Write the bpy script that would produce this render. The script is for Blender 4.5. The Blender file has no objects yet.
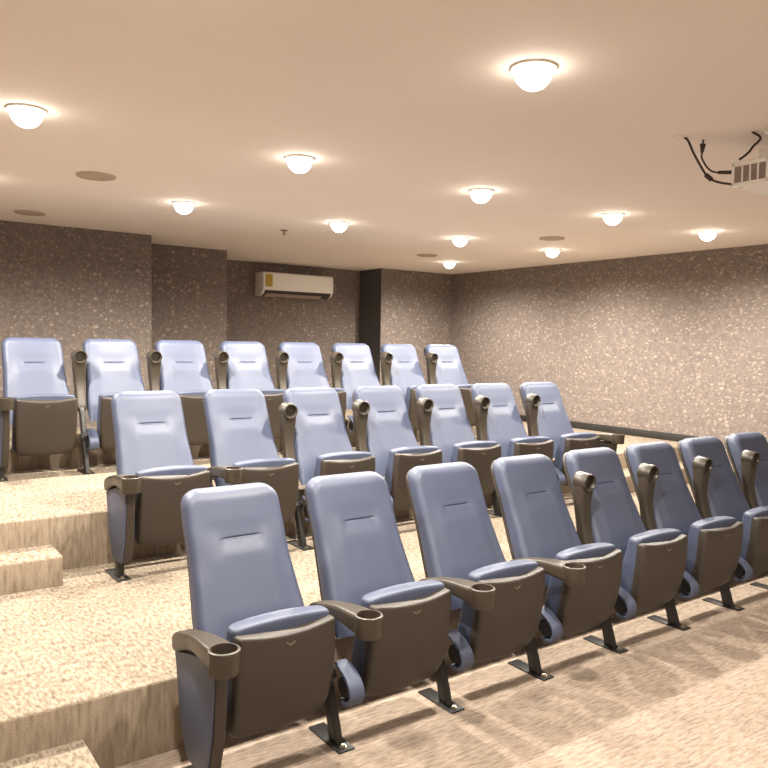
import bpy, bmesh, math, random
from mathutils import Vector, Matrix
random.seed(7)
scene = bpy.context.scene
C = scene.collection
PI = math.pi

# ------------------------------------------------------------------ measures
PITCH = 0.56
ROWS = [dict(x=0.9633, y=2.3252, z=0.0,    n=8),
        dict(x=1.1653, y=3.9505, z=0.2805, n=7),
        dict(x=0.8344, y=5.5361, z=0.5835, n=8)]
Z2, Z3, Z4 = 0.2805, 0.5835, 0.735
YR1, YR2, YR3 = 2.7042, 4.3139, 5.93
CEIL = 2.551
XL, XR = -0.55, 7.05
YF, YB = -2.6, 8.95

# ------------------------------------------------------------------ materials
def new_mat(name):
    m = bpy.data.materials.new(name); m.use_nodes = True
    nt = m.node_tree; nt.nodes.clear()
    out = nt.nodes.new('ShaderNodeOutputMaterial')
    b = nt.nodes.new('ShaderNodeBsdfPrincipled')
    nt.links.new(b.outputs[0], out.inputs[0])
    return m, nt, b

def plain(name, col, rough=0.5, metal=0.0, spec=0.5, noise=0.0, nscale=40, bump=0.0, bscale=400):
    m, nt, b = new_mat(name)
    b.inputs['Roughness'].default_value = rough
    b.inputs['Metallic'].default_value = metal
    b.inputs['Specular IOR Level'].default_value = spec
    tc = nt.nodes.new('ShaderNodeTexCoord')
    n = nt.nodes.new('ShaderNodeTexNoise'); n.inputs['Scale'].default_value = nscale
    n.inputs['Detail'].default_value = 3
    nt.links.new(tc.outputs['Object'], n.inputs['Vector'])
    r = nt.nodes.new('ShaderNodeValToRGB')
    r.color_ramp.elements[0].position = 0.3; r.color_ramp.elements[1].position = 0.7
    r.color_ramp.elements[0].color = [c * (1 - noise) for c in col] + [1]
    r.color_ramp.elements[1].color = [min(1, c * (1 + noise)) for c in col] + [1]
    nt.links.new(n.outputs['Fac'], r.inputs['Fac'])
    nt.links.new(r.outputs['Color'], b.inputs['Base Color'])
    if bump:
        n2 = nt.nodes.new('ShaderNodeTexNoise'); n2.inputs['Scale'].default_value = bscale
        nt.links.new(tc.outputs['Object'], n2.inputs['Vector'])
        bp = nt.nodes.new('ShaderNodeBump'); bp.inputs['Strength'].default_value = bump
        bp.inputs['Distance'].default_value = 0.002
        nt.links.new(n2.outputs['Fac'], bp.inputs['Height'])
        nt.links.new(bp.outputs['Normal'], b.inputs['Normal'])
    return m

def carpet(name, c_lo, c_mid, c_hi, stretch, blotch=0.12):
    """Short loop-pile carpet: streaky two-tone flecks over faint broad wear."""
    m, nt, b = new_mat(name)
    L = nt.links
    b.inputs['Roughness'].default_value = 0.95
    b.inputs['Specular IOR Level'].default_value = 0.1
    tc = nt.nodes.new('ShaderNodeTexCoord')
    mp = nt.nodes.new('ShaderNodeMapping'); mp.inputs['Scale'].default_value = stretch
    L.new(tc.outputs['Object'], mp.inputs['Vector'])
    n = nt.nodes.new('ShaderNodeTexNoise'); n.inputs['Scale'].default_value = 1.0
    n.inputs['Detail'].default_value = 4; n.inputs['Roughness'].default_value = 0.65
    L.new(mp.outputs[0], n.inputs['Vector'])
    r = nt.nodes.new('ShaderNodeValToRGB')
    e = r.color_ramp.elements
    e[0].position = 0.33; e[0].color = (*c_lo, 1)
    e[1].position = 0.66; e[1].color = (*c_hi, 1)
    k = e.new(0.5); k.color = (*c_mid, 1)
    L.new(n.outputs['Fac'], r.inputs['Fac'])
    nb = nt.nodes.new('ShaderNodeTexNoise'); nb.inputs['Scale'].default_value = 2.2
    nb.inputs['Detail'].default_value = 3
    L.new(tc.outputs['Object'], nb.inputs['Vector'])
    mr = nt.nodes.new('ShaderNodeMapRange')
    mr.inputs['From Min'].default_value = 0.3; mr.inputs['From Max'].default_value = 0.7
    mr.inputs['To Min'].default_value = 1 - blotch; mr.inputs['To Max'].default_value = 1 + blotch * 0.4
    L.new(nb.outputs['Fac'], mr.inputs['Value'])
    mx = nt.nodes.new('ShaderNodeVectorMath'); mx.operation = 'SCALE'
    L.new(r.outputs['Color'], mx.inputs[0]); L.new(mr.outputs[0], mx.inputs['Scale'])
    L.new(mx.outputs[0], b.inputs['Base Color'])
    nf = nt.nodes.new('ShaderNodeTexNoise'); nf.inputs['Scale'].default_value = 220
    L.new(tc.outputs['Object'], nf.inputs['Vector'])
    bp = nt.nodes.new('ShaderNodeBump'); bp.inputs['Strength'].default_value = 0.5
    bp.inputs['Distance'].default_value = 0.006
    L.new(nf.outputs['Fac'], bp.inputs['Height']); L.new(bp.outputs['Normal'], b.inputs['Normal'])
    return m

def wallpaper(name, dark, base, fleck):
    """Taupe wallcovering strewn with small pale flecks of several sizes."""
    m, nt, b = new_mat(name)
    L = nt.links
    b.inputs['Roughness'].default_value = 0.75
    b.inputs['Specular IOR Level'].default_value = 0.25
    tc = nt.nodes.new('ShaderNodeTexCoord')
    nw = nt.nodes.new('ShaderNodeTexNoise'); nw.inputs['Scale'].default_value = 9
    L.new(tc.outputs['Object'], nw.inputs['Vector'])
    wa = nt.nodes.new('ShaderNodeVectorMath'); wa.operation = 'MULTIPLY_ADD'
    wa.inputs[1].default_value = (0.05, 0.05, 0.05)
    L.new(nw.outputs['Color'], wa.inputs[0]); L.new(tc.outputs['Object'], wa.inputs[2])
    masks = []
    for sc, keep, size in ((21, 0.15, 0.46), (36, 0.20, 0.44)):
        mp = nt.nodes.new('ShaderNodeMapping'); mp.inputs['Scale'].default_value = (1, 0.75, 1.25)
        L.new(wa.outputs[0], mp.inputs['Vector'])
        v = nt.nodes.new('ShaderNodeTexVoronoi'); v.inputs['Scale'].default_value = sc
        L.new(mp.outputs[0], v.inputs['Vector'])
        sep = nt.nodes.new('ShaderNodeSeparateColor'); L.new(v.outputs['Color'], sep.inputs[0])
        # size of the fleck depends on the cell
        sz = nt.nodes.new('ShaderNodeMapRange')
        sz.inputs['From Min'].default_value = keep; sz.inputs['From Max'].default_value = 1
        sz.inputs['To Min'].default_value = 0.02; sz.inputs['To Max'].default_value = size
        L.new(sep.outputs[0], sz.inputs['Value'])
        sub = nt.nodes.new('ShaderNodeMath'); sub.operation = 'SUBTRACT'
        L.new(sz.outputs[0], sub.inputs[0]); L.new(v.outputs['Distance'], sub.inputs[1])
        st = nt.nodes.new('ShaderNodeMapRange')
        st.inputs['From Min'].default_value = -0.05; st.inputs['From Max'].default_value = 0.10
        L.new(sub.outputs[0], st.inputs['Value'])
        tone = nt.nodes.new('ShaderNodeMath'); tone.operation = 'MULTIPLY'
        mr = nt.nodes.new('ShaderNodeMapRange'); mr.inputs['To Min'].default_value = 0.06; mr.inputs['To Max'].default_value = 1
        L.new(sep.outputs[1], mr.inputs['Value'])
        L.new(st.outputs[0], tone.inputs[0]); L.new(mr.outputs[0], tone.inputs[1])
        masks.append(tone)
    mxm = nt.nodes.new('ShaderNodeMath'); mxm.operation = 'MAXIMUM'
    L.new(masks[0].outputs[0], mxm.inputs[0]); L.new(masks[1].outputs[0], mxm.inputs[1])
    n = nt.nodes.new('ShaderNodeTexNoise'); n.inputs['Scale'].default_value = 30
    n.inputs['Detail'].default_value = 4
    L.new(tc.outputs['Object'], n.inputs['Vector'])
    r = nt.nodes.new('ShaderNodeValToRGB')
    r.color_ramp.elements[0].position = 0.35; r.color_ramp.elements[0].color = (*dark, 1)
    r.color_ramp.elements[1].position = 0.65; r.color_ramp.elements[1].color = (*base, 1)
    L.new(n.outputs['Fac'], r.inputs['Fac'])
    mix = nt.nodes.new('ShaderNodeMix'); mix.data_type = 'RGBA'
    L.new(mxm.outputs[0], mix.inputs['Factor']); L.new(r.outputs['Color'], mix.inputs[6])
    mix.inputs[7].default_value = (*fleck, 1)
    L.new(mix.outputs[2], b.inputs['Base Color'])
    return m

def emitter(name, col, strength):
    m = bpy.data.materials.new(name); m.use_nodes = True
    nt = m.node_tree; nt.nodes.clear()
    out = nt.nodes.new('ShaderNodeOutputMaterial'); e = nt.nodes.new('ShaderNodeEmission')
    e.inputs[0].default_value = (*col, 1); e.inputs[1].default_value = strength
    nt.links.new(e.outputs[0], out.inputs[0])
    return m

M = dict(
    vinyl=plain('blue_leatherette', (0.060, 0.073, 0.122), 0.50, spec=0.55, noise=0.05, nscale=9, bump=0.12, bscale=500),
    shell=plain('brown_black_plastic', (0.036, 0.027, 0.020), 0.46, spec=0.5, noise=0.06, nscale=30, bump=0.15, bscale=700),
    arm=plain('armrest_plastic', (0.046, 0.036, 0.025), 0.38, spec=0.5, noise=0.05, nscale=30),
    cup=plain('cup_well_plastic', (0.050, 0.034, 0.024), 0.55, noise=0.05),
    steel=plain('black_painted_steel', (0.016, 0.015, 0.014), 0.42, spec=0.5, noise=0.1),
    bolt=plain('bolt_steel', (0.35, 0.30, 0.22), 0.35, metal=0.8, noise=0.1),
    emblem=plain('raised_emblem_plastic', (0.16, 0.13, 0.10), 0.35, noise=0.03),
    ceiling=plain('ceiling_paint', (0.86, 0.785, 0.73), 0.85, spec=0.2, noise=0.015, nscale=1.5),
    trim=plain('dark_skirting', (0.016, 0.014, 0.012), 0.6, noise=0.15, nscale=12),
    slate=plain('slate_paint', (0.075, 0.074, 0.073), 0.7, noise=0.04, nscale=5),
    white=plain('white_plastic', (0.93, 0.92, 0.90), 0.35, noise=0.02),
    offwhite=plain('projector_plastic', (0.90, 0.88, 0.85), 0.4, noise=0.02),
    grille=plain('grille_grey_brown', (0.34, 0.27, 0.24), 0.6, noise=0.08, nscale=60),  # grey-brown tone for the louvre and vent slats
    vent=plain('dark_vent_plastic', (0.05, 0.043, 0.036), 0.5, noise=0.1),
    label=plain('yellow_energy_label', (0.52, 0.36, 0.06), 0.6, noise=0.1, nscale=90),
    cable=plain('black_cable', (0.035, 0.022, 0.016), 0.5, noise=0.1),
    speaker=plain('speaker_mesh', (0.46, 0.365, 0.285), 0.8, noise=0.12, nscale=900),
    ring=plain('downlight_ring', (0.75, 0.70, 0.62), 0.35, noise=0.02),
    glass=plain('lens_glass', (0.02, 0.02, 0.03), 0.05, spec=0.9),
    brass=plain('sprinkler_brass', (0.25, 0.19, 0.12), 0.4, metal=0.6, noise=0.1),
    bulb=emitter('lit_bulb', (1.0, 0.93, 0.80), 11.0),
    wall=wallpaper('flecked_wallcovering', (0.158, 0.132, 0.120), (0.212, 0.173, 0.152), (0.38, 0.305, 0.25)),
    tread=carpet('tread_carpet', (0.140, 0.103, 0.072), (0.275, 0.224, 0.170), (0.37, 0.312, 0.246), (70, 26, 50)),
    riser=carpet('riser_carpet', (0.19, 0.145, 0.105), (0.26, 0.205, 0.150), (0.31, 0.25, 0.185), (60, 60, 9)),
    floor=carpet('front_floor_carpet', (0.220, 0.164, 0.125), (0.320, 0.253, 0.199), (0.395, 0.322, 0.258), (16, 75, 40), 0.16),
)

# ------------------------------------------------------------------ mesh helpers
def finish(bm, name, mats, angle=40):
    bmesh.ops.recalc_face_normals(bm, faces=bm.faces)
    me = bpy.data.meshes.new(name); bm.to_mesh(me); bm.free()
    for m in (mats if isinstance(mats, (list, tuple)) else [mats]): me.materials.append(m)
    me.shade_smooth()
    me.set_sharp_from_angle(angle=math.radians(angle))
    return me

def add_box(bm, lo, hi, bevel=0.0, seg=2, mi=0):
    vs = [bm.verts.new((x, y, z)) for z in (lo[2], hi[2]) for y in (lo[1], hi[1]) for x in (lo[0], hi[0])]
    fs = [bm.faces.new([vs[i] for i in q]) for q in ((0, 2, 3, 1), (4, 5, 7, 6), (0, 1, 5, 4), (2, 6, 7, 3), (0, 4, 6, 2), (1, 3, 7, 5))]
    for f in fs: f.material_index = mi
    if bevel:
        es = list({e for f in fs for e in f.edges})
        bmesh.ops.bevel(bm, geom=es, offset=bevel, segments=seg, affect='EDGES', profile=0.5)
    return fs

def add_prism(bm, pts, axis, a, b, bevel=0.0, seg=2):
    """pts: 2-D outline; axis 'x' -> pts are (y,z) swept from x=a to x=b; 'z' -> (x,y); 'y' -> (x,z)."""
    def P(p, t):
        return (t, p[0], p[1]) if axis == 'x' else ((p[0], t, p[1]) if axis == 'y' else (p[0], p[1], t))
    A = [bm.verts.new(P(p, a)) for p in pts]; B = [bm.verts.new(P(p, b)) for p in pts]
    n = len(pts); fs = [bm.faces.new(A), bm.faces.new(B[::-1])]
    for i in range(n):
        fs.append(bm.faces.new((A[i], B[i], B[(i + 1) % n], A[(i + 1) % n])))
    if bevel:
        es = list({e for f in fs[:2] for e in f.edges})
        bmesh.ops.bevel(bm, geom=es, offset=bevel, segments=seg, affect='EDGES', profile=0.5)
    return fs

def loft(bm, rings, closed_ends=True):
    prev = None; first = None
    for r in rings:
        vs = [bm.verts.new(p) for p in r]
        if prev:
            n = len(vs)
            for i in range(n):
                bm.faces.new((prev[i], prev[(i + 1) % n], vs[(i + 1) % n], vs[i]))
        else: first = vs
        prev = vs
    if closed_ends:
        bm.faces.new(first[::-1]); bm.faces.new(prev)

def lathe(bm, prof, center=(0, 0, 0), n=32, axis='z'):
    rings = []
    for r, h in prof:
        ring = []
        for i in range(n):
            a = 2 * PI * i / n
            p = (r * math.cos(a), r * math.sin(a), h)
            if axis == 'y': p = (p[0], p[2], p[1])
            if axis == 'x': p = (p[2], p[0], p[1])
            ring.append((p[0] + center[0], p[1] + center[1], p[2] + center[2]))
        rings.append(ring)
    loft(bm, rings)

def tube(bm, pts, r, n=10):
    pts = [Vector(p) for p in pts]; rings = []
    up = Vector((0.13, 0.31, 0.94)).normalized()
    for i, p in enumerate(pts):
        d = (pts[min(i + 1, len(pts) - 1)] - pts[max(i - 1, 0)]).normalized()
        s = d.cross(up).normalized(); t = s.cross(d).normalized()
        rr = r[i] if isinstance(r, (list, tuple)) else r
        rings.append([tuple(p + s * rr * math.cos(2 * PI * k / n) + t * rr * math.sin(2 * PI * k / n)) for k in range(n)])
    loft(bm, rings)

def spline(ctrl, n=8):
    out = []
    c = [Vector(p) for p in ctrl]; c = [2 * c[0] - c[1]] + c + [2 * c[-1] - c[-2]]
    for i in range(1, len(c) - 2):
        for k in range(n):
            t = k / n
            a, b, d, e = c[i - 1], c[i], c[i + 1], c[i + 2]
            out.append(0.5 * ((2 * b) + (d - a) * t + (2 * a - 5 * b + 4 * d - e) * t * t + (3 * b - a - 3 * d + e) * t ** 3))
    out.append(c[-2]); return out

def interp(tab, x):
    """smooth (Catmull-Rom style, monotone enough) table look-up"""
    if x <= tab[0][0]: return tab[0][1]
    if x >= tab[-1][0]: return tab[-1][1]
    for i in range(len(tab) - 1):
        if tab[i][0] <= x <= tab[i + 1][0]:
            x0, y0 = tab[i]; x1, y1 = tab[i + 1]
            xm, ym = tab[i - 1] if i else (2 * x0 - x1, 2 * y0 - y1)
            xp, yp = tab[i + 2] if i + 2 < len(tab) else (2 * x1 - x0, 2 * y1 - y0)
            h = x1 - x0; t = (x - x0) / h
            m0 = (y1 - ym) / (x1 - xm) * h; m1 = (yp - y0) / (xp - x0) * h
            return (2*t**3-3*t*t+1)*y0 + (t**3-2*t*t+t)*m0 + (-2*t**3+3*t*t)*y1 + (t**3-t*t)*m1

def sstep(a, b, x):
    t = min(1, max(0, (x - a) / (b - a))); return t * t * (3 - 2 * t)

def new_obj(name, me, parent=None, loc=(0, 0, 0), rot=(0, 0, 0)):
    o = bpy.data.objects.new(name, me); C.objects.link(o)
    o.location = loc; o.rotation_euler = rot
    if parent: o.parent = parent
    return o

def thing(name, label, cat, loc=(0, 0, 0), rot=(0, 0, 0), group=None, me=None):
    o = bpy.data.objects.new(name, me); C.objects.link(o)
    o.location = loc; o.rotation_euler = rot
    o['label'] = label; o['category'] = cat
    if group: o['group'] = group
    return o

def struct(name, me):
    o = bpy.data.objects.new(name, me); C.objects.link(o); o['kind'] = 'structure'; return o

# ------------------------------------------------------------------ the room
def slab(lo, hi, mats):
    bm = bmesh.new(); fs = add_box(bm, lo, hi)
    if isinstance(mats, list):
        for f in fs:
            f.normal_update(); f.material_index = 0 if f.normal.z > 0.5 else 1
    return finish(bm, 'slab', mats)

struct('floor', slab((XL, YF, -0.12), (XR, YR1 + 0.1, 0.0), M['floor']))
def tier(name, y0, z0, z1, x1=XR):
    bm = bmesh.new()
    # front edge rounded like carpet turned over a nosing
    yb = 7.215 if x1 < XR else YB
    pts = [(YB, z0), (y0, z0), (y0, z1 - 0.012), (y0 + 0.004, z1 - 0.004), (y0 + 0.012, z1), (YB, z1)]
    fs = add_prism(bm, pts, 'x', XL, x1)
    bmesh.ops.recalc_face_normals(bm, faces=bm.faces)
    for f in bm.faces: f.material_index = 0 if f.normal.z > 0.5 else 1
    return struct(name, finish(bm, name, [M['tread'], M['riser']], 60))
tier('floor_lower_tier', YR1, -0.12, Z2)
tier('floor_upper_tier', YR2, Z2, Z3)
tier('floor_rear_ledge', YR3, Z3, Z4, 5.6)

def step_block(name, x0, x1, y0, y1, z0, z1):
    bm = bmesh.new()
    pts = [(y1, z0), (y0, z0), (y0, z1 - 0.012), (y0 + 0.004, z1 - 0.004), (y0 + 0.012, z1), (y1, z1)]
    add_prism(bm, pts, 'x', x0, x1)
    bmesh.ops.recalc_face_normals(bm, faces=bm.faces)
    for f in bm.faces: f.material_index = 0 if f.normal.z > 0.5 else 1
    return struct(name, finish(bm, name, [M['tread'], M['riser']], 60))
SD = 0.269
step_block('step_left_lower', XL, 0.654, YR1 - SD, YR1, 0.0, 0.140)
step_block('step_left_upper', XL, 0.8825, YR2 - SD, YR2, Z2, 0.433)
step_block('step_right_lower', 5.78, XR, YR1 - SD, YR1, 0.0, 0.140)
step_block('step_right_upper', 5.36, XR, YR2 - SD, YR2, Z2, 0.433)

bm = bmesh.new(); add_box(bm, (XL - 0.15, YF - 0.15, CEIL), (XR + 0.15, YB + 0.15, CEIL + 0.12))
struct('ceiling', finish(bm, 'ceiling', M['ceiling']))
bm = bmesh.new(); add_box(bm, (XR, YF, -0.12), (XR + 0.15, YB, CEIL)); struct('wall_right', finish(bm, 'wall_right', M['wall']))
bm = bmesh.new(); add_box(bm, (XL - 0.15, YF, -0.12), (XL, YB, CEIL)); struct('wall_left', finish(bm, 'wall_left', M['wall']))
bm = bmesh.new(); add_box(bm, (XL - 0.15, YF - 0.15, -0.12), (XR + 0.15, YF, CEIL)); struct('wall_front', finish(bm, 'wall_front', M['ceiling']))
bm = bmesh.new()
add_prism(bm, [(XL, 7.22), (2.393, 7.22), (2.393, 7.842), (3.442, 7.842), (3.442, 8.742), (5.811, 8.742),
               (5.811, 8.22), (XR, 8.22), (XR, YB), (XL, YB)], 'z', Z3, CEIL)
bmesh.ops.recalc_face_normals(bm, faces=bm.faces)
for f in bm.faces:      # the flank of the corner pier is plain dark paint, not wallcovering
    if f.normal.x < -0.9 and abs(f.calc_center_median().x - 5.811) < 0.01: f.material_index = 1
struct('wall_back', finish(bm, 'wall_back', [M['wall'], M['slate']], 20))
# skirting on the right wall, stepping down with the tiers
def skirting(name, segs):
    bm = bmesh.new()
    for (y0, y1, z) in segs:
        add_box(bm, (XR - 0.018, y0, z), (XR, y1, z + 0.080), 0.004)
    return struct(name, finish(bm, name, M['trim']))
skirting('baseboard_right', [(YR2, 8.22, Z3), (YR1, YR2 - SD, Z2), (YF, YR1 - SD, 0.0)])

# ------------------------------------------------------------------ theatre chair parts
# chair space: x = 0 at the left standard's centre line is built per part; y=0 at the front of the foot plates
FRONT = [(0.36, 0.175), (0.42, 0.196), (0.50, 0.232), (0.60, 0.283), (0.70, 0.330), (0.785, 0.368), (0.86, 0.402), (0.93, 0.430), (0.99, 0.452)]
HALF = [(0.36, 0.222), (0.42, 0.226), (0.50, 0.224), (0.56, 0.218), (0.62, 0.212), (0.69, 0.207), (0.76, 0.205), (0.84, 0.205), (0.99, 0.199)]
ZTOP, ZBOT = 0.967, 0.365
def squircle(n_front=44, n_back=20, e=5.0):
    """unit cross-section points (u, v): v=-1 front, v=+1 back; more points over the front"""
    out = []
    for i in range(n_front):
        a = PI + PI * (i + 0.5) / n_front
        c, s = math.cos(a), math.sin(a)
        out.append((math.copysign(abs(c) ** (2 / e), c), math.copysign(abs(s) ** (2 / e), s)))
    for i in range(n_back):
        a = PI * (i + 0.5) / n_back
        c, s = math.cos(a), math.sin(a)
        out.append((math.copysign(abs(c) ** (2 / e), c), math.copysign(abs(s) ** (2 / e), s)))
    return out
def even_squircle(w, t, e_n, nf=46, ns=9, nb=16):
    """rounded rectangle w x t (half sizes) with corner radius; counter-clockwise from front-left"""
    r = min(e_n, w * 0.98, t * 0.98); pts = []
    def arc(cx, cy, a0, a1, n):
        for i in range(n):
            a = a0 + (a1 - a0) * i / n
            pts.append((cx + r * math.cos(a), cy + r * math.sin(a)))
    def seg(p, q, n):
        for i in range(n):
            f = i / n; pts.append((p[0] + (q[0] - p[0]) * f, p[1] + (q[1] - p[1]) * f))
    arc(-w + r, -t + r, PI, 1.5 * PI, ns); seg((-w + r, -t), (w - r, -t), nf)
    arc(w - r, -t + r, 1.5 * PI, 2 * PI, ns); seg((w, -t + r), (w, t - r), 2)
    arc(w - r, t - r, 0, 0.5 * PI, ns); seg((w - r, t), (-w + r, t), nb)
    arc(-w + r, t - r, 0.5 * PI, PI, ns); seg((-w, t - r), (-w, -t + r), 2)
    return pts

def backrest_mesh():
    bm = bmesh.new(); rings = []
    T = 0.046; R = 0.062; RT = 0.040
    zs = []
    nz = 60
    for i in range(nz + 1): zs.append(ZBOT + (ZTOP - ZBOT) * i / nz)
    # finer rings round the crease and at both ends
    zs += [0.774, 0.777, 0.780, 0.782, 0.784, 0.786, 0.788, 0.790, 0.792, 0.795]
    zs += [ZTOP - d for d in (0.0004, 0.0015, 0.0035, 0.0062, 0.014, 0.018, 0.025, 0.035)]
    zs += [ZBOT + d for d in (0.0005, 0.002, 0.005, 0.014)]
    zs = sorted(set(round(z, 5) for z in zs))
    zs = [z for z in zs if z < ZTOP]
    for z in zs:
        w = interp(HALF, z); t = T; yf = interp(FRONT, z)
        dt = ZTOP - z
        if dt < R: w -= R - math.sqrt(max(0, R * R - (R - dt) ** 2))
        if dt < RT: t -= 0.85 * (RT - math.sqrt(max(0, RT * RT - (RT - dt) ** 2)))
        db = z - ZBOT
        t *= 0.40 + 0.60 * sstep(0.0, 0.11, db)
        if db < 0.02: t -= 0.5 * (0.02 - math.sqrt(max(0, 0.0004 - (0.02 - db) ** 2)))
        yc = yf + t if db < 0.12 else yf + T
        ring = []
        for (x, y) in even_squircle(w, t, 0.034):
            yy = yc + y
            if y < 0:
                k = sstep(0.0, -t, y) if t else 0
                ax = abs(x)
                # lumbar pad below the stitched crease; soft bolsters at the sides
                inner = 1 - sstep(0.070, 0.105, ax)
                soft = sstep(0.66 + 0.0, 0.80, z)
                lum_sharp = 1 - sstep(0.725, 0.790, z)
                lum_soft = 1 - sstep(0.70, 0.84, z)
                lum = (inner * lum_sharp + (1 - inner) * lum_soft)
                disp = -0.015 * lum * (1 - sstep(0.10, 0.19, ax)) * sstep(0.40, 0.55, z)
                groove = 0.006 * math.exp(-((z - 0.786) / 0.0045) ** 2) * (1 - sstep(0.055, 0.088, ax))
                bol = -0.008 * sstep(0.10, 0.20, ax) * (1 - sstep(0.62, 0.74, z)) * sstep(0.36, 0.5, z)
                head = -0.004 * sstep(0.80, 0.87, z) * (1 - sstep(0.92, 0.972, z)) * (1 - sstep(0.08, 0.19, ax))
                yy += k * (disp + groove + bol + head)
            ring.append((x, yy, z))
        rings.append(ring)
    loft(bm, rings)
    return finish(bm, 'backrest', M['vinyl'], 60)

def back_shell_mesh():
    bm = bmesh.new(); rings = []
    R = 0.06; top = ZTOP - 0.018
    zs = [0.455 + (top - 0.455) * i / 30 for i in range(30)] + [top - 0.006, top - 0.002, top - 0.0003]
    for z in sorted(zs):
        w = interp(HALF, z) - 0.012; dt = top - z
        if dt < R: w -= R - math.sqrt(max(0, R * R - (R - dt) ** 2))
        yc = interp(FRONT, z) + 0.092 + 0.010
        ring = [(x, yc + y, z) for x, y in even_squircle(w, 0.012, 0.010, 14, 4, 14)]
        rings.append(ring)
    loft(bm, rings)
    return finish(bm, 'back_shell', M['shell'], 50)

SEATF = [(0.16, 0.060), (0.20, 0.028), (0.26, 0.000), (0.34, -0.020), (0.44, -0.032), (0.52, -0.036), (0.60, -0.036)]
def seat_shell_mesh():
    bm = bmesh.new(); rings = []
    zb, zt = 0.162, 0.556; R = 0.030
    zs = [zb + d for d in (0.0, 0.001, 0.003, 0.007, 0.014, 0.024)] + [zb + 0.03 + (zt - 0.05 - zb) * i / 24 for i in range(25)] + [zt - d for d in (0.014, 0.008, 0.004, 0.0015, 0.0)]
    for z in zs:
        w = interp([(0.16, 0.182), (0.24, 0.196), (0.36, 0.200), (0.48, 0.199), (0.56, 0.194)], z)
        dt = zt - z; db = z - zb
        for d, rr in ((dt, 0.016), (db, 0.028)):
            if d < rr: w -= rr - math.sqrt(max(0, rr * rr - (rr - d) ** 2))
        yf = interp(SEATF, z); tk = 0.028
        for d in (dt, db):
            if d < 0.012: tk -= 0.6 * (0.012 - math.sqrt(max(0, 0.000144 - (0.012 - d) ** 2)))
        yc = yf + 0.028
        ring = []
        for x, y in even_squircle(w, tk, 0.020, 30, 6, 16):
            zz = z
            u = min(1, abs(x) / 0.2)
            if z > 0.46: zz -= 0.022 * (1 - u * u) * sstep(0.46, zt, z)      # lip dips in the middle
            if z < 0.24: zz -= 0.012 * (1 - u * u) * sstep(0.24, zb, z)
            yy = yc + y - (0.012 * (1 - u * u) if y < 0 else 0)
            ring.append((x, yy, zz))
        rings.append(ring)
    loft(bm, rings)
    return finish(bm, 'seat_shell', M['shell'], 55)

def seat_cushion_mesh():
    bm = bmesh.new(); rings = []
    zb, zt = 0.178, 0.578
    zs = [zb + d for d in (0.0, 0.002, 0.008, 0.02)] + [zb + 0.04 + (zt - 0.07 - zb) * i / 18 for i in range(19)] + [zt - d for d in (0.022, 0.015, 0.009, 0.0045, 0.0015, 0.0)]
    for z in zs:
        w = 0.197; dt = zt - z; db = z - zb
        if dt < 0.016: w -= 0.016 - math.sqrt(max(0, 0.016 ** 2 - (0.016 - dt) ** 2))
        if db < 0.03: w -= 0.03 - math.sqrt(max(0, 0.03 ** 2 - (0.03 - db) ** 2))
        t = interp([(0.16, 0.050), (0.30, 0.054), (0.42, 0.050), (0.50, 0.041), (0.60, 0.032)], z); t0 = t
        if dt < 0.012: t -= 0.8 * (0.012 - math.sqrt(max(0, 0.012 ** 2 - (0.012 - dt) ** 2)))
        yc = interp(SEATF, z) + 0.038 + t0
        ring = []
        for x, y in even_squircle(w, t, 0.026, 26, 6, 20):
            u = min(1, abs(x) / 0.197)
            zz = z + (-0.010 * u * u * sstep(0.5, zt, z) if z > 0.5 else 0)
            yy = yc + y + (0.014 * (1 - u * u) if y > 0 else 0)
            ring.append((x, yy, zz))
        rings.append(ring)
    loft(bm, rings)
    return finish(bm, 'seat_cushion', M['vinyl'], 60)

def emblem_mesh():
    """small raised wing-like mark near the lip of the shell"""
    bm = bmesh.new()
    pts = [(-0.020, 0.006), (-0.004, -0.006), (0.004, -0.006), (0.020, 0.006), (0.014, 0.0065), (0.003, -0.0015), (-0.003, -0.0015), (-0.014, 0.0065)]
    add_prism(bm, pts, 'y', -0.0015, 0.0035)
    return finish(bm, 'emblem', M['emblem'])

PIV = (0.238, 0.465)
def armrest_mesh():
    """padded arm with its cup holder ring, lowered pose, origin at the pivot"""
    bm = bmesh.new()
    st = [(0.276, 0.474, 0.462, 0.012), (0.272, 0.486, 0.452, 0.024), (0.264, 0.497, 0.444, 0.030), (0.246, 0.510, 0.440, 0.034), (0.21, 0.524, 0.450, 0.035),
          (0.15, 0.540, 0.475, 0.035), (0.09, 0.553, 0.494, 0.035), (0.03, 0.563, 0.504, 0.040), (-0.03, 0.569, 0.505, 0.0455), (-0.072, 0.572, 0.503, 0.0475)]
    rings = []
    ctrl = spline([(s[0], s[1], s[2]) for s in st], 3); hw = spline([(s[0], s[3], 0) for s in st], 3)
    for c, h in zip(ctrl, hw):
        y, zt, zb = c; w = h[1]
        t = (zt - zb) / 2
        rings.append([(x, y - PIV[0], (zt + zb) / 2 + z - PIV[1]) for x, z in even_squircle(w, t, 0.016, 8, 5, 8)])
    # the arm's front end follows the round wall of the cup
    rings.append([(x, -0.128 + math.sqrt(max(0, 0.049 ** 2 - x * x)) - PIV[0], 0.5375 + z - PIV[1]) for x, z in even_squircle(0.0478, 0.0345, 0.014, 8, 5, 8)])
    loft(bm, rings)
    return finish(bm, 'armrest', M['arm'], 50)
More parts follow.
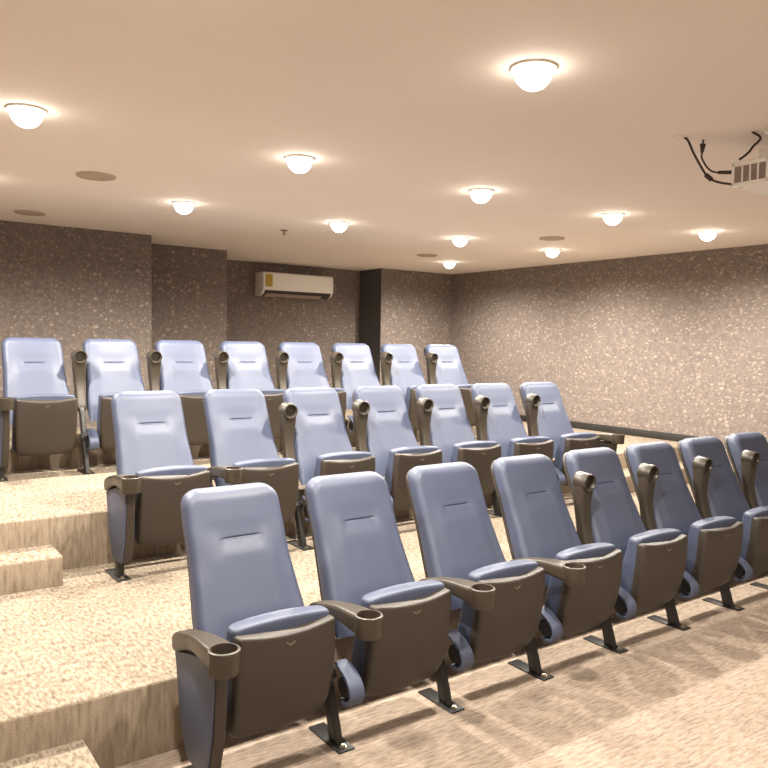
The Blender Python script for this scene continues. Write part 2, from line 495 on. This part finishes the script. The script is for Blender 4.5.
def cup_mesh():
    bm = bmesh.new()
    R0, R1, h0, h1 = 0.047, 0.0530, 0.494, 0.574
    prof = [(0.001, 0.521), (0.034, 0.521), (0.036, 0.517), (0.038, h0 + 0.006), (0.042, h0), (R0, h0), (R0 + 0.003, h0 + 0.004),
            (R1 - 0.002, 0.545), (R1, h1 - 0.008), (R1 - 0.001, h1 - 0.002), (R1 - 0.004, h1), (R1 - 0.009, h1), (R1 - 0.0085, h1 - 0.003)]
    lathe(bm, [(r, h - PIV[1]) for r, h in prof] + [(0.0435, 0.524 - PIV[1]), (0.001, 0.524 - PIV[1])], (0, -0.128 - PIV[0], 0), 36)
    return finish(bm, 'cup_holder', M['arm'], 40)
def cup_liner_mesh():
    bm = bmesh.new()
    prof = [(0.001, 0.5242), (0.0425, 0.5242), (0.0432, 0.5245), (0.0442, 0.570), (0.0436, 0.570), (0.0425, 0.526), (0.001, 0.526)]
    lathe(bm, [(r, h - PIV[1]) for r, h in prof], (0, -0.128 - PIV[0], 0), 32)
    return finish(bm, 'cup_liner', M['cup'], 40)

def leg_mesh():
    """raked steel standard: from the foot plate up to the arm pivot"""
    bm = bmesh.new()
    ctr = [(0.082, 0.004, 0.031), (0.098, 0.06, 0.029), (0.128, 0.15, 0.027), (0.165, 0.25, 0.028), (0.192, 0.34, 0.030), (0.220, 0.42, 0.031), (0.236, 0.462, 0.022), (0.240, 0.474, 0.014)]
    rings = []
    for y, z, h in ctr:
        rings.append([(x, y + d, z) for x, d in even_squircle(0.016, h, 0.006, 4, 3, 4)])
    loft(bm, rings)
    # pivot boss for the tip-up seat
    lathe(bm, [(0.001, -0.026), (0.030, -0.026), (0.033, -0.022), (0.033, 0.022), (0.030, 0.026), (0.001, 0.026)], (0, 0.155, 0.245), 24, 'x')
    return finish(bm, 'leg', M['steel'], 40)
def foot_plate_mesh():
    bm = bmesh.new()
    add_box(bm, (-0.036, 0.0, 0.0), (0.036, 0.235, 0.007), 0.002)
    return finish(bm, 'foot_plate', M['steel'])
def bolt_mesh():
    bm = bmesh.new()
    lathe(bm, [(0.001, 0.0065), (0.015, 0.0065), (0.015, 0.009), (0.009, 0.009), (0.009, 0.016), (0.001, 0.016)], (0, 0.030, 0), 6)
    return finish(bm, 'bolt', M['bolt'])
def guard_mesh():
    """blue padded loop that wraps the seat's pivot, open towards the side"""
    bm = bmesh.new()
    path = [Vector((0, y, z)) for y, z in ((0.098, 0.312), (0.060, 0.300), (0.020, 0.280), (-0.012, 0.250), (-0.020, 0.216), (-0.006, 0.188), (0.024, 0.177), (0.058, 0.179))]
    pts = spline(path, 6); rings = []
    for i, p in enumerate(pts):
        d = (pts[min(i + 1, len(pts) - 1)] - pts[max(0, i - 1)]).normalized()
        nrm = Vector((0, -d.z, d.y))
        f = 1.0 if 3 < i < len(pts) - 4 else 0.82
        rings.append([(x, p.y + nrm.y * t, p.z + nrm.z * t) for x, t in even_squircle(0.033 * f, 0.008, 0.005, 4, 4, 4)])
    loft(bm, rings)
    return finish(bm, 'pivot_guard', M['vinyl'], 50)
def pivot_mesh():
    bm = bmesh.new()
    lathe(bm, [(0.001, -0.02), (0.040, -0.02), (0.042, -0.016), (0.042, 0.016), (0.040, 0.02), (0.030, 0.02), (0.028, 0.015), (0.012, 0.015), (0.010, 0.022), (0.001, 0.022)], (0, 0.042, 0.234), 28, 'x')
    return finish(bm, 'pivot_disc', M['steel'], 40)

PANEL = [(0.262, 0.440), (0.245, 0.395), (0.208, 0.210), (0.150, 0.105), (0.120, 0.090), (-0.010, 0.090), (-0.038, 0.112), (-0.075, 0.250), (-0.100, 0.495), (-0.04, 0.500), (0.06, 0.494), (0.16, 0.468)]
def panel_frame_mesh():
    bm = bmesh.new(); add_prism(bm, PANEL, 'x', -0.012, 0.030, 0.005, 3)
    return finish(bm, 'panel_frame', M['shell'], 40)
def side_panel_mesh(s):
    bm = bmesh.new()
    cx = sum(p[0] for p in PANEL) / len(PANEL); cz = sum(p[1] for p in PANEL) / len(PANEL)
    pts = [(cx + (y - cx) * 0.975, cz + (z - cz) * 0.975) for y, z in PANEL]
    add_prism(bm, pts, 'x', *((-0.022, -0.0125) if s < 0 else (0.0305, 0.040)), 0.003, 2)
    return finish(bm, 'side_panel', M['vinyl'], 40)
def short_leg_mesh():
    bm = bmesh.new()
    rings = [[(x, y0 + d, z) for x, d in even_squircle(0.018, h, 0.006, 4, 3, 4)] for y0, z, h in ((0.080, 0.004, 0.030), (0.078, 0.09, 0.028), (0.09, 0.20, 0.028))]
    loft(bm, rings)
    return finish(bm, 'leg', M['steel'], 40)

LIB = dict(backrest=backrest_mesh(), back_shell=back_shell_mesh(), seat_shell=seat_shell_mesh(), seat_cushion=seat_cushion_mesh(), emblem=emblem_mesh(),
           armrest=armrest_mesh(), cup_holder=cup_mesh(), cup_liner=cup_liner_mesh(), leg=leg_mesh(), short_leg=short_leg_mesh(), foot_plate=foot_plate_mesh(), bolt=bolt_mesh(),
           pivot_guard=guard_mesh(), pivot_disc=pivot_mesh(), panel_frame=panel_frame_mesh(), side_panel_l=side_panel_mesh(-1), side_panel_r=side_panel_mesh(1))

ARM_UP = -math.radians(87)
def add_arm(root, x, up):
    a = new_obj('armrest', LIB['armrest'], root, (x, PIV[0], PIV[1]), (ARM_UP if up else 0, 0, 0))
    c = new_obj('cup_holder', LIB['cup_holder'], a); 
    l = new_obj('cup_liner', LIB['cup_liner'], a)
def add_standard(root, x, end=0):
    if end:
        pf = new_obj('panel_frame', LIB['panel_frame'], root, (x, 0, 0))
        sp = new_obj('side_panel', LIB['side_panel_l' if end < 0 else 'side_panel_r'], root, (x, 0, 0)); sp['label'] = 'blue upholstered end panel'
        lg = new_obj('leg', LIB['short_leg'], root, (x, 0, 0))
    else:
        lg = new_obj('leg', LIB['leg'], root, (x, 0, 0))
        g = new_obj('pivot_guard', LIB['pivot_guard'], root, (x + 0.026, 0, 0))
        d = new_obj('pivot_disc', LIB['pivot_disc'], root, (x + 0.026, 0, 0))
    fp = new_obj('foot_plate', LIB['foot_plate'], lg)
    new_obj('bolt', LIB['bolt'], lg)

GROUP = 'blue tip-up theatre chairs in three rows'
def make_chair(label, loc, shift, left_up, left_end, right_end):
    root = thing('theatre_chair', label, 'theatre chair', loc, group=GROUP)
    h = PITCH / 2
    new_obj('backrest', LIB['backrest'], root, (shift, 0, 0))
    new_obj('back_shell', LIB['back_shell'], root, (shift, 0, 0))
    new_obj('seat_cushion', LIB['seat_cushion'], root, (shift, 0, 0))
    sh = new_obj('seat_shell', LIB['seat_shell'], root, (shift, 0, 0))
    new_obj('emblem', LIB['emblem'], sh, (0, interp(SEATF, 0.505) - 0.012, 0.500))
    add_standard(root, -h, -1 if left_end else 0)
    add_arm(root, -h, left_up)
    if right_end:
        add_standard(root, h, 1); add_arm(root, h, False)
    return root

ORD = ['first', 'second', 'third', 'fourth', 'fifth', 'sixth', 'seventh', 'eighth']
ROWN = ['front', 'middle', 'back']
ups = [[0, 0, 0, 0, 1, 1, 1, 1], [0, 0, 1, 1, 1, 1, 1], [0, 1, 1, 1, 1, 1, 1, 1]]
for r, R in enumerate(ROWS):
    for i in range(R['n']):
        first, last = i == 0, i == R['n'] - 1
        arm = 'left cup-holder arm raised' if ups[r][i] else 'left cup-holder arm lowered'
        if first:
            lab = 'blue folded chair with blue end panel, leftmost of the %s row' % ROWN[r]
        elif last:
            lab = 'blue folded theatre chair, rightmost of the %s row, %s' % (ROWN[r], arm)
        else:
            lab = 'blue folded theatre chair, %s from left in %s row, %s' % (ORD[i], ROWN[r], arm)
        make_chair(lab, (R['x'] + (i + 0.5) * PITCH, R['y'], R['z']), (0.006, -0.008, -0.008)[r], ups[r][i], first, last)

# ------------------------------------------------------------------ ceiling fittings
LX = [0.655, 2.015, 3.35, 4.687, 5.952]; LY = [1.93, 3.64, 5.365, 7.0]
ring_me = None
def light_meshes():
    bm = bmesh.new()
    lathe(bm, [(0.062, 0.0), (0.085, 0.0), (0.086, -0.003), (0.082, -0.008), (0.066, -0.010), (0.062, -0.006)], (0, 0, 0), 32)
    a = finish(bm, 'trim_ring', M['ring'], 40)
    bm = bmesh.new()
    prof = [(0.068 * math.sin(PI * 0.66 * k / 14), -0.010 - 0.068 * math.cos(PI * 0.66 * k / 14)) for k in range(15)]
    prof[0] = (0.0005, -0.078)
    prof = [(r, min(h, 0.001)) for r, h in prof]
    lathe(bm, prof, (0, 0, -0.002), 28)
    b = finish(bm, 'bulb', M['bulb'], 60)
    return a, b
ring_me, bulb_me = light_meshes()
lamp = bpy.data.lights.new('downlight_beam', 'SPOT')
lamp.energy = 135; lamp.color = (1.0, 0.93, 0.82); lamp.spot_size = math.radians(172); lamp.spot_blend = 0.8; lamp.shadow_soft_size = 0.045
LIGHTS = [
    (2, 1, 'bright ceiling downlight nearest the camera, above front row, largest in the photo'),
    (1, 2, 'lit ceiling downlight at the left edge of the photo, left of the round speaker'),
    (2, 2, 'lit downlight between the wall-side speaker grille and the largest ceiling light'),
    (3, 2, 'lit ceiling downlight straight below the largest one, centre right of ceiling'),
    (4, 2, 'lit ceiling downlight between the rear right speaker and projector cables'),
    (5, 2, 'lit ceiling downlight below the projector, nearest the right wall at front'),
    (2, 3, 'lit ceiling downlight nearest the back wall corner on the left, beside the speaker'),
    (3, 3, 'lit ceiling downlight in front of the white air conditioner, beside the sprinkler'),
    (4, 3, 'lit ceiling downlight in front of the right back corner, nearer of the two there'),
    (5, 3, 'lit ceiling downlight just below the right speaker grille, close to right wall'),
    (5, 4, 'smallest and farthest lit downlight, in the back right ceiling corner'),
    (1, 1, None), (1, 3, None), (1, 0, None), (2, 0, None), (3, 0, None), (4, 0, None), (5, 0, None)]
lamp_fill = lamp.copy(); lamp_fill.energy = 34  # weaker lamps for an unseen front row, added as fill on the front chairs
for ix, iy, lab in LIGHTS:
    x = LX[ix - 1]; y = LY[iy - 1] if iy else 0.22
    r = thing('downlight', lab or 'round recessed ceiling downlight, unseen, added to light the room', 'ceiling light', (x, y, CEIL), group='recessed ceiling downlights')
    new_obj('trim_ring', ring_me, r); new_obj('bulb', bulb_me, r)['label'] = 'glowing lamp bulb'
    l = bpy.data.objects.new('downlight_beam', lamp if iy else lamp_fill); C.objects.link(l); l.location = (0, 0, -0.115); l.parent = r

bm = bmesh.new()
lathe(bm, [(0.001, -0.007), (0.100, -0.007), (0.101, -0.010), (0.112, -0.010), (0.116, -0.004), (0.117, 0.0), (0.001, 0.0)], (0, 0, 0), 40)
spk = finish(bm, 'speaker_grille', M['speaker'], 40)
for (x, y), lab in zip(((1.258, 4.829), (1.21, 6.608), (5.302, 4.789), (5.309, 6.633)),
                       ('round tan ceiling speaker grille at left, nearer and larger of the two', 'round tan ceiling speaker grille at far left, close to the back wall',
                        'round ceiling speaker grille on the right, just above a downlight', 'round ceiling speaker grille far back, near the right rear corner')):
    thing('ceiling_speaker', lab, 'speaker', (x, y, CEIL), group='ceiling speakers', me=spk)

# sprinkler
sp = thing('fire_sprinkler', 'small brass fire sprinkler on the ceiling in front of the air conditioner', 'sprinkler', (3.2, 6.05, CEIL))
bm = bmesh.new(); lathe(bm, [(0.001, 0), (0.036, 0), (0.034, -0.006), (0.014, -0.010), (0.001, -0.010)], n=24); new_obj('escutcheon', finish(bm, 'escutcheon', M['brass']), sp)
bm = bmesh.new(); lathe(bm, [(0.001, -0.008), (0.009, -0.010), (0.008, -0.022), (0.004, -0.024), (0.004, -0.040), (0.001, -0.041)], n=16)
for s in (-1, 1): tube(bm, spline([(0.007 * s, 0, -0.02), (0.013 * s, 0, -0.030), (0.004 * s, 0, -0.043)], 5), 0.0022, 8)
new_obj('frame', finish(bm, 'frame', M['brass']), sp)
bm = bmesh.new(); lathe(bm, [(0.001, -0.042), (0.017, -0.042), (0.018, -0.044), (0.001, -0.045)], n=20); new_obj('deflector', finish(bm, 'deflector', M['brass']), sp)

# ------------------------------------------------------------------ air conditioner
AX0, AX1, AZ0, AZ1, AY0, AY1 = 4.217, 5.235, 2.128, 2.418, 8.505, 8.742
ac = thing('air_conditioner', 'white wall-mounted split air conditioner high on the back wall', 'air conditioner', ((AX0 + AX1) / 2, AY1, AZ0))
hw = (AX1 - AX0) / 2; D = AY1 - AY0; H = AZ1 - AZ0
bm = bmesh.new()
add_prism(bm, [(0, 0.0), (-0.14, 0.0), (-0.205, 0.03), (-D + 0.012, 0.07), (-D + 0.012, H - 0.012), (-D + 0.03, H), (0, H)], 'x', -hw, hw, 0.006, 3)
new_obj('housing', finish(bm, 'housing', M['white'], 30), ac)
bm = bmesh.new(); add_prism(bm, [(-D + 0.013, 0.068), (-D, 0.066), (-D - 0.004, 0.12), (-D, H - 0.02), (-D + 0.013, H - 0.008)], 'x', -hw + 0.002, hw - 0.002, 0.003, 2)
new_obj('front_panel', finish(bm, 'front_panel', M['white'], 30), ac)
bm = bmesh.new(); add_prism(bm, [(-0.10, -0.006), (-0.150, -0.004), (-0.214, 0.028), (-D + 0.004, 0.058), (-D + 0.016, 0.066), (-0.20, 0.040), (-0.14, 0.008)], 'x', -hw + 0.03, hw - 0.03, 0.002, 2)
new_obj('air_outlet', finish(bm, 'air_outlet', M['vent'], 30), ac)['label'] = 'dark air outlet'
bm = bmesh.new(); add_prism(bm, [(-0.150, -0.014), (-0.160, -0.010), (-0.222, 0.024), (-0.216, 0.018)], 'x', -hw + 0.05, hw - 0.16, 0.001, 1)
new_obj('louvre', finish(bm, 'louvre', M['grille'], 30), ac)
bm = bmesh.new(); add_box(bm, (-hw + 0.028, -D - 0.0065, 0.105), (-hw + 0.128, -D - 0.001, 0.262), 0.001)
for k in range(5): add_box(bm, (-hw + 0.036, -D - 0.0075, 0.125 + k * 0.024), (-hw + 0.120 - 0.012 * k, -D - 0.006, 0.136 + k * 0.024))
lb = new_obj('energy_label', finish(bm, 'energy_label', M['label']), ac); lb['label'] = 'yellow sticker'

# ------------------------------------------------------------------ projector
PX, PY, PZ = 3.350, 1.945, 2.309
pj = thing('projector', 'white projector with slotted vents hanging from the ceiling at right', 'projector', (PX, PY, PZ))
PW, PL, PH = 0.36, 0.30, 0.108
bm = bmesh.new(); add_box(bm, (0.008, -PL, 0.0), (PW, 0, PH), 0.008, 3); new_obj('body', finish(bm, 'body', M['offwhite']), pj)
# vent panels on the side that faces the aisle
bm = bmesh.new()
add_box(bm, (-0.004, -PL + 0.006, 0.0), (0.010, -0.004, 0.016), 0.003)
add_box(bm, (-0.004, -PL + 0.006, PH - 0.018), (0.010, -0.004, PH), 0.003)
ys = [-0.004, -0.164, -PL + 0.020]
for y in ys: add_box(bm, (-0.004, y - 0.014, 0.002), (0.010, y, PH - 0.002), 0.003)
for k in range(1, 4): add_box(bm, (-0.001, -0.018 - k * 0.0365 - 0.0035, 0.010), (0.008, -0.018 - k * 0.0365 + 0.0035, PH - 0.010))
for k in range(1, 3): add_box(bm, (-0.001, -0.178 - k * 0.034 - 0.0035, 0.010), (0.008, -0.178 - k * 0.034 + 0.0035, PH - 0.010))
new_obj('vent_frame', finish(bm, 'vent_frame', M['offwhite']), pj)
bm = bmesh.new(); add_box(bm, (0.004, -PL + 0.012, 0.012), (0.009, -0.010, PH - 0.012))
for k in range(7): add_box(bm, (0.001, -PL + 0.016, 0.020 + k * 0.0105), (0.005, -0.014, 0.0235 + k * 0.0105))
new_obj('vent_grille', finish(bm, 'vent_grille', M['grille']), pj)['label'] = 'grey-brown slotted vents'
bm = bmesh.new(); lathe(bm, [(0.001, 0.01), (0.045, 0.01), (0.045, -0.02), (0.042, -0.028), (0.036, -0.028), (0.034, -0.014), (0.001, -0.012)], (PW * 0.55, -PL, PH * 0.5), 28, 'y')
new_obj('lens', finish(bm, 'lens', M['glass']), pj)
for (x, y) in ((0.03, -0.03), (0.03, -PL + 0.03), (PW - 0.03, -0.03)):
    bm = bmesh.new(); lathe(bm, [(0.001, -0.012), (0.008, -0.012), (0.010, -0.009), (0.010, 0.004), (0.001, 0.004)], (x, y, 0), 16)
    new_obj('foot', finish(bm, 'foot', M['offwhite']), pj)
for (y) in (-0.018, -0.12):
    bm = bmesh.new(); add_box(bm, (0.0, y - 0.010, PH - 0.004), (0.022, y + 0.010, PH + 0.007), 0.003)
    new_obj('top_catch', finish(bm, 'top_catch', M['offwhite']), pj)
bm = bmesh.new(); cz = CEIL - PZ
MX, MY = 0.092, -0.150
lathe(bm, [(0.001, cz), (0.046, cz), (0.045, cz - 0.006), (0.024, cz - 0.010), (0.022, cz - 0.014), (0.022, PH + 0.05), (0.001, PH + 0.05)], (MX, MY, 0), 28)
add_box(bm, (MX - 0.045, MY - 0.05, PH + 0.012), (MX + 0.16, MY + 0.05, PH + 0.056), 0.006)
for dx, dy in ((-0.03, 0.06), (0.15, 0.06), (-0.03, -0.09), (0.15, -0.09)):
    add_box(bm, (MX + dx - 0.012, MY + dy - 0.045, PH - 0.001), (MX + dx + 0.012, MY + dy + 0.045, PH + 0.016), 0.002)
new_obj('ceiling_mount', finish(bm, 'ceiling_mount', M['offwhite']), pj)

# cables
def cable(name, ctrl, r, label, extra=()):
    root = thing(name, label, 'cable', ctrl[0])
    o = Vector(ctrl[0])
    bm = bmesh.new(); tube(bm, spline([tuple(Vector(p) - o) for p in ctrl], 8), r, 12)
    new_obj('cord', finish(bm, 'cord', M['cable'], 60), root)
    for nm, a, b, r0, r1 in extra:
        a = Vector(a) - o; b = Vector(b) - o
        bm = bmesh.new(); tube(bm, [a, a.lerp(b, 0.06), a.lerp(b, 0.94), b], [r0 * 0.7, r0, r1, r1 * 0.7], 12)
        new_obj(nm, finish(bm, nm, M['cable'], 60), root)
    return root
cable('power_cable', [(3.22, 2.110, CEIL), (3.222, 2.088, 2.528), (3.24, 2.067, 2.467), (3.27, 2.037, 2.392), (3.29, 2.017, 2.355), (3.322, 1.985, 2.334), (3.366, 1.943, 2.324)], 0.0052,
      'dark cable running from a white ceiling cover down to the projector', [('ferrite_bead', (3.278, 2.029, 2.372), (3.300, 2.008, 2.345), 0.011, 0.011)])
cable('video_cable', [(3.33, 2.079, CEIL), (3.33, 2.083, 2.489), (3.33, 2.082, 2.465), (3.33, 2.059, 2.424), (3.335, 2.031, 2.395), (3.345, 1.995, 2.384), (3.366, 1.943, 2.380)], 0.0042,
      'shorter dark cable with a thick plug at the ceiling, beside the projector', [('plug', (3.33, 2.080, 2.532), (3.33, 2.083, 2.490), 0.014, 0.007), ('strain_relief', (3.341, 2.006, 2.386), (3.362, 1.948, 2.380), 0.008, 0.009)])
cable('mount_cable', [(3.378, 1.868, CEIL), (3.392, 1.850, 2.536), (3.398, 1.838, 2.520), (3.388, 1.842, 2.504), (3.376, 1.858, 2.484), (3.370, 1.872, 2.462), (3.362, 1.890, 2.444), (3.357, 1.912, 2.430)], 0.0055,
      'dark cable looped beside the projector ceiling mount')
bm = bmesh.new(); add_box(bm, (3.165, 2.095, CEIL - 0.004), (3.235, 2.140, CEIL), 0.002)
thing('cable_cover', 'flat pale cover plate on the ceiling where the projector cable comes out', 'cover plate', me=finish(bm, 'cable_cover', M['ceiling']))

# ------------------------------------------------------------------ camera
yaw, pitch, roll, fpx, cz = 0.6212, -0.0548, 0.0179, 750.26, 1.5589
fw = Vector((math.sin(yaw) * math.cos(pitch), math.cos(yaw) * math.cos(pitch), math.sin(pitch)))
r0 = Vector((math.cos(yaw), -math.sin(yaw), 0)); u0 = r0.cross(fw)
rt = r0 * math.cos(roll) + u0 * math.sin(roll); up = -r0 * math.sin(roll) + u0 * math.cos(roll)
cam_d = bpy.data.cameras.new('camera'); cam = bpy.data.objects.new('camera', cam_d); C.objects.link(cam)
mat = Matrix((rt, up, -fw)).transposed().to_4x4(); mat.translation = Vector((0, 0, cz))
cam.matrix_world = mat
cam_d.sensor_fit = 'HORIZONTAL'; cam_d.sensor_width = 36; cam_d.lens = 36 * fpx / 768; cam_d.clip_start = 0.05
scene.camera = cam

# ------------------------------------------------------------------ world and view
w = bpy.data.worlds.new('world'); scene.world = w; w.use_nodes = True
w.node_tree.nodes['Background'].inputs[0].default_value = (0.02, 0.018, 0.015, 1)
w.node_tree.nodes['Background'].inputs[1].default_value = 0.2
vs = scene.view_settings
vs.view_transform = 'Standard'; vs.look = 'None'; vs.gamma = 1; vs.exposure = 0.76; vs.use_curve_mapping = False
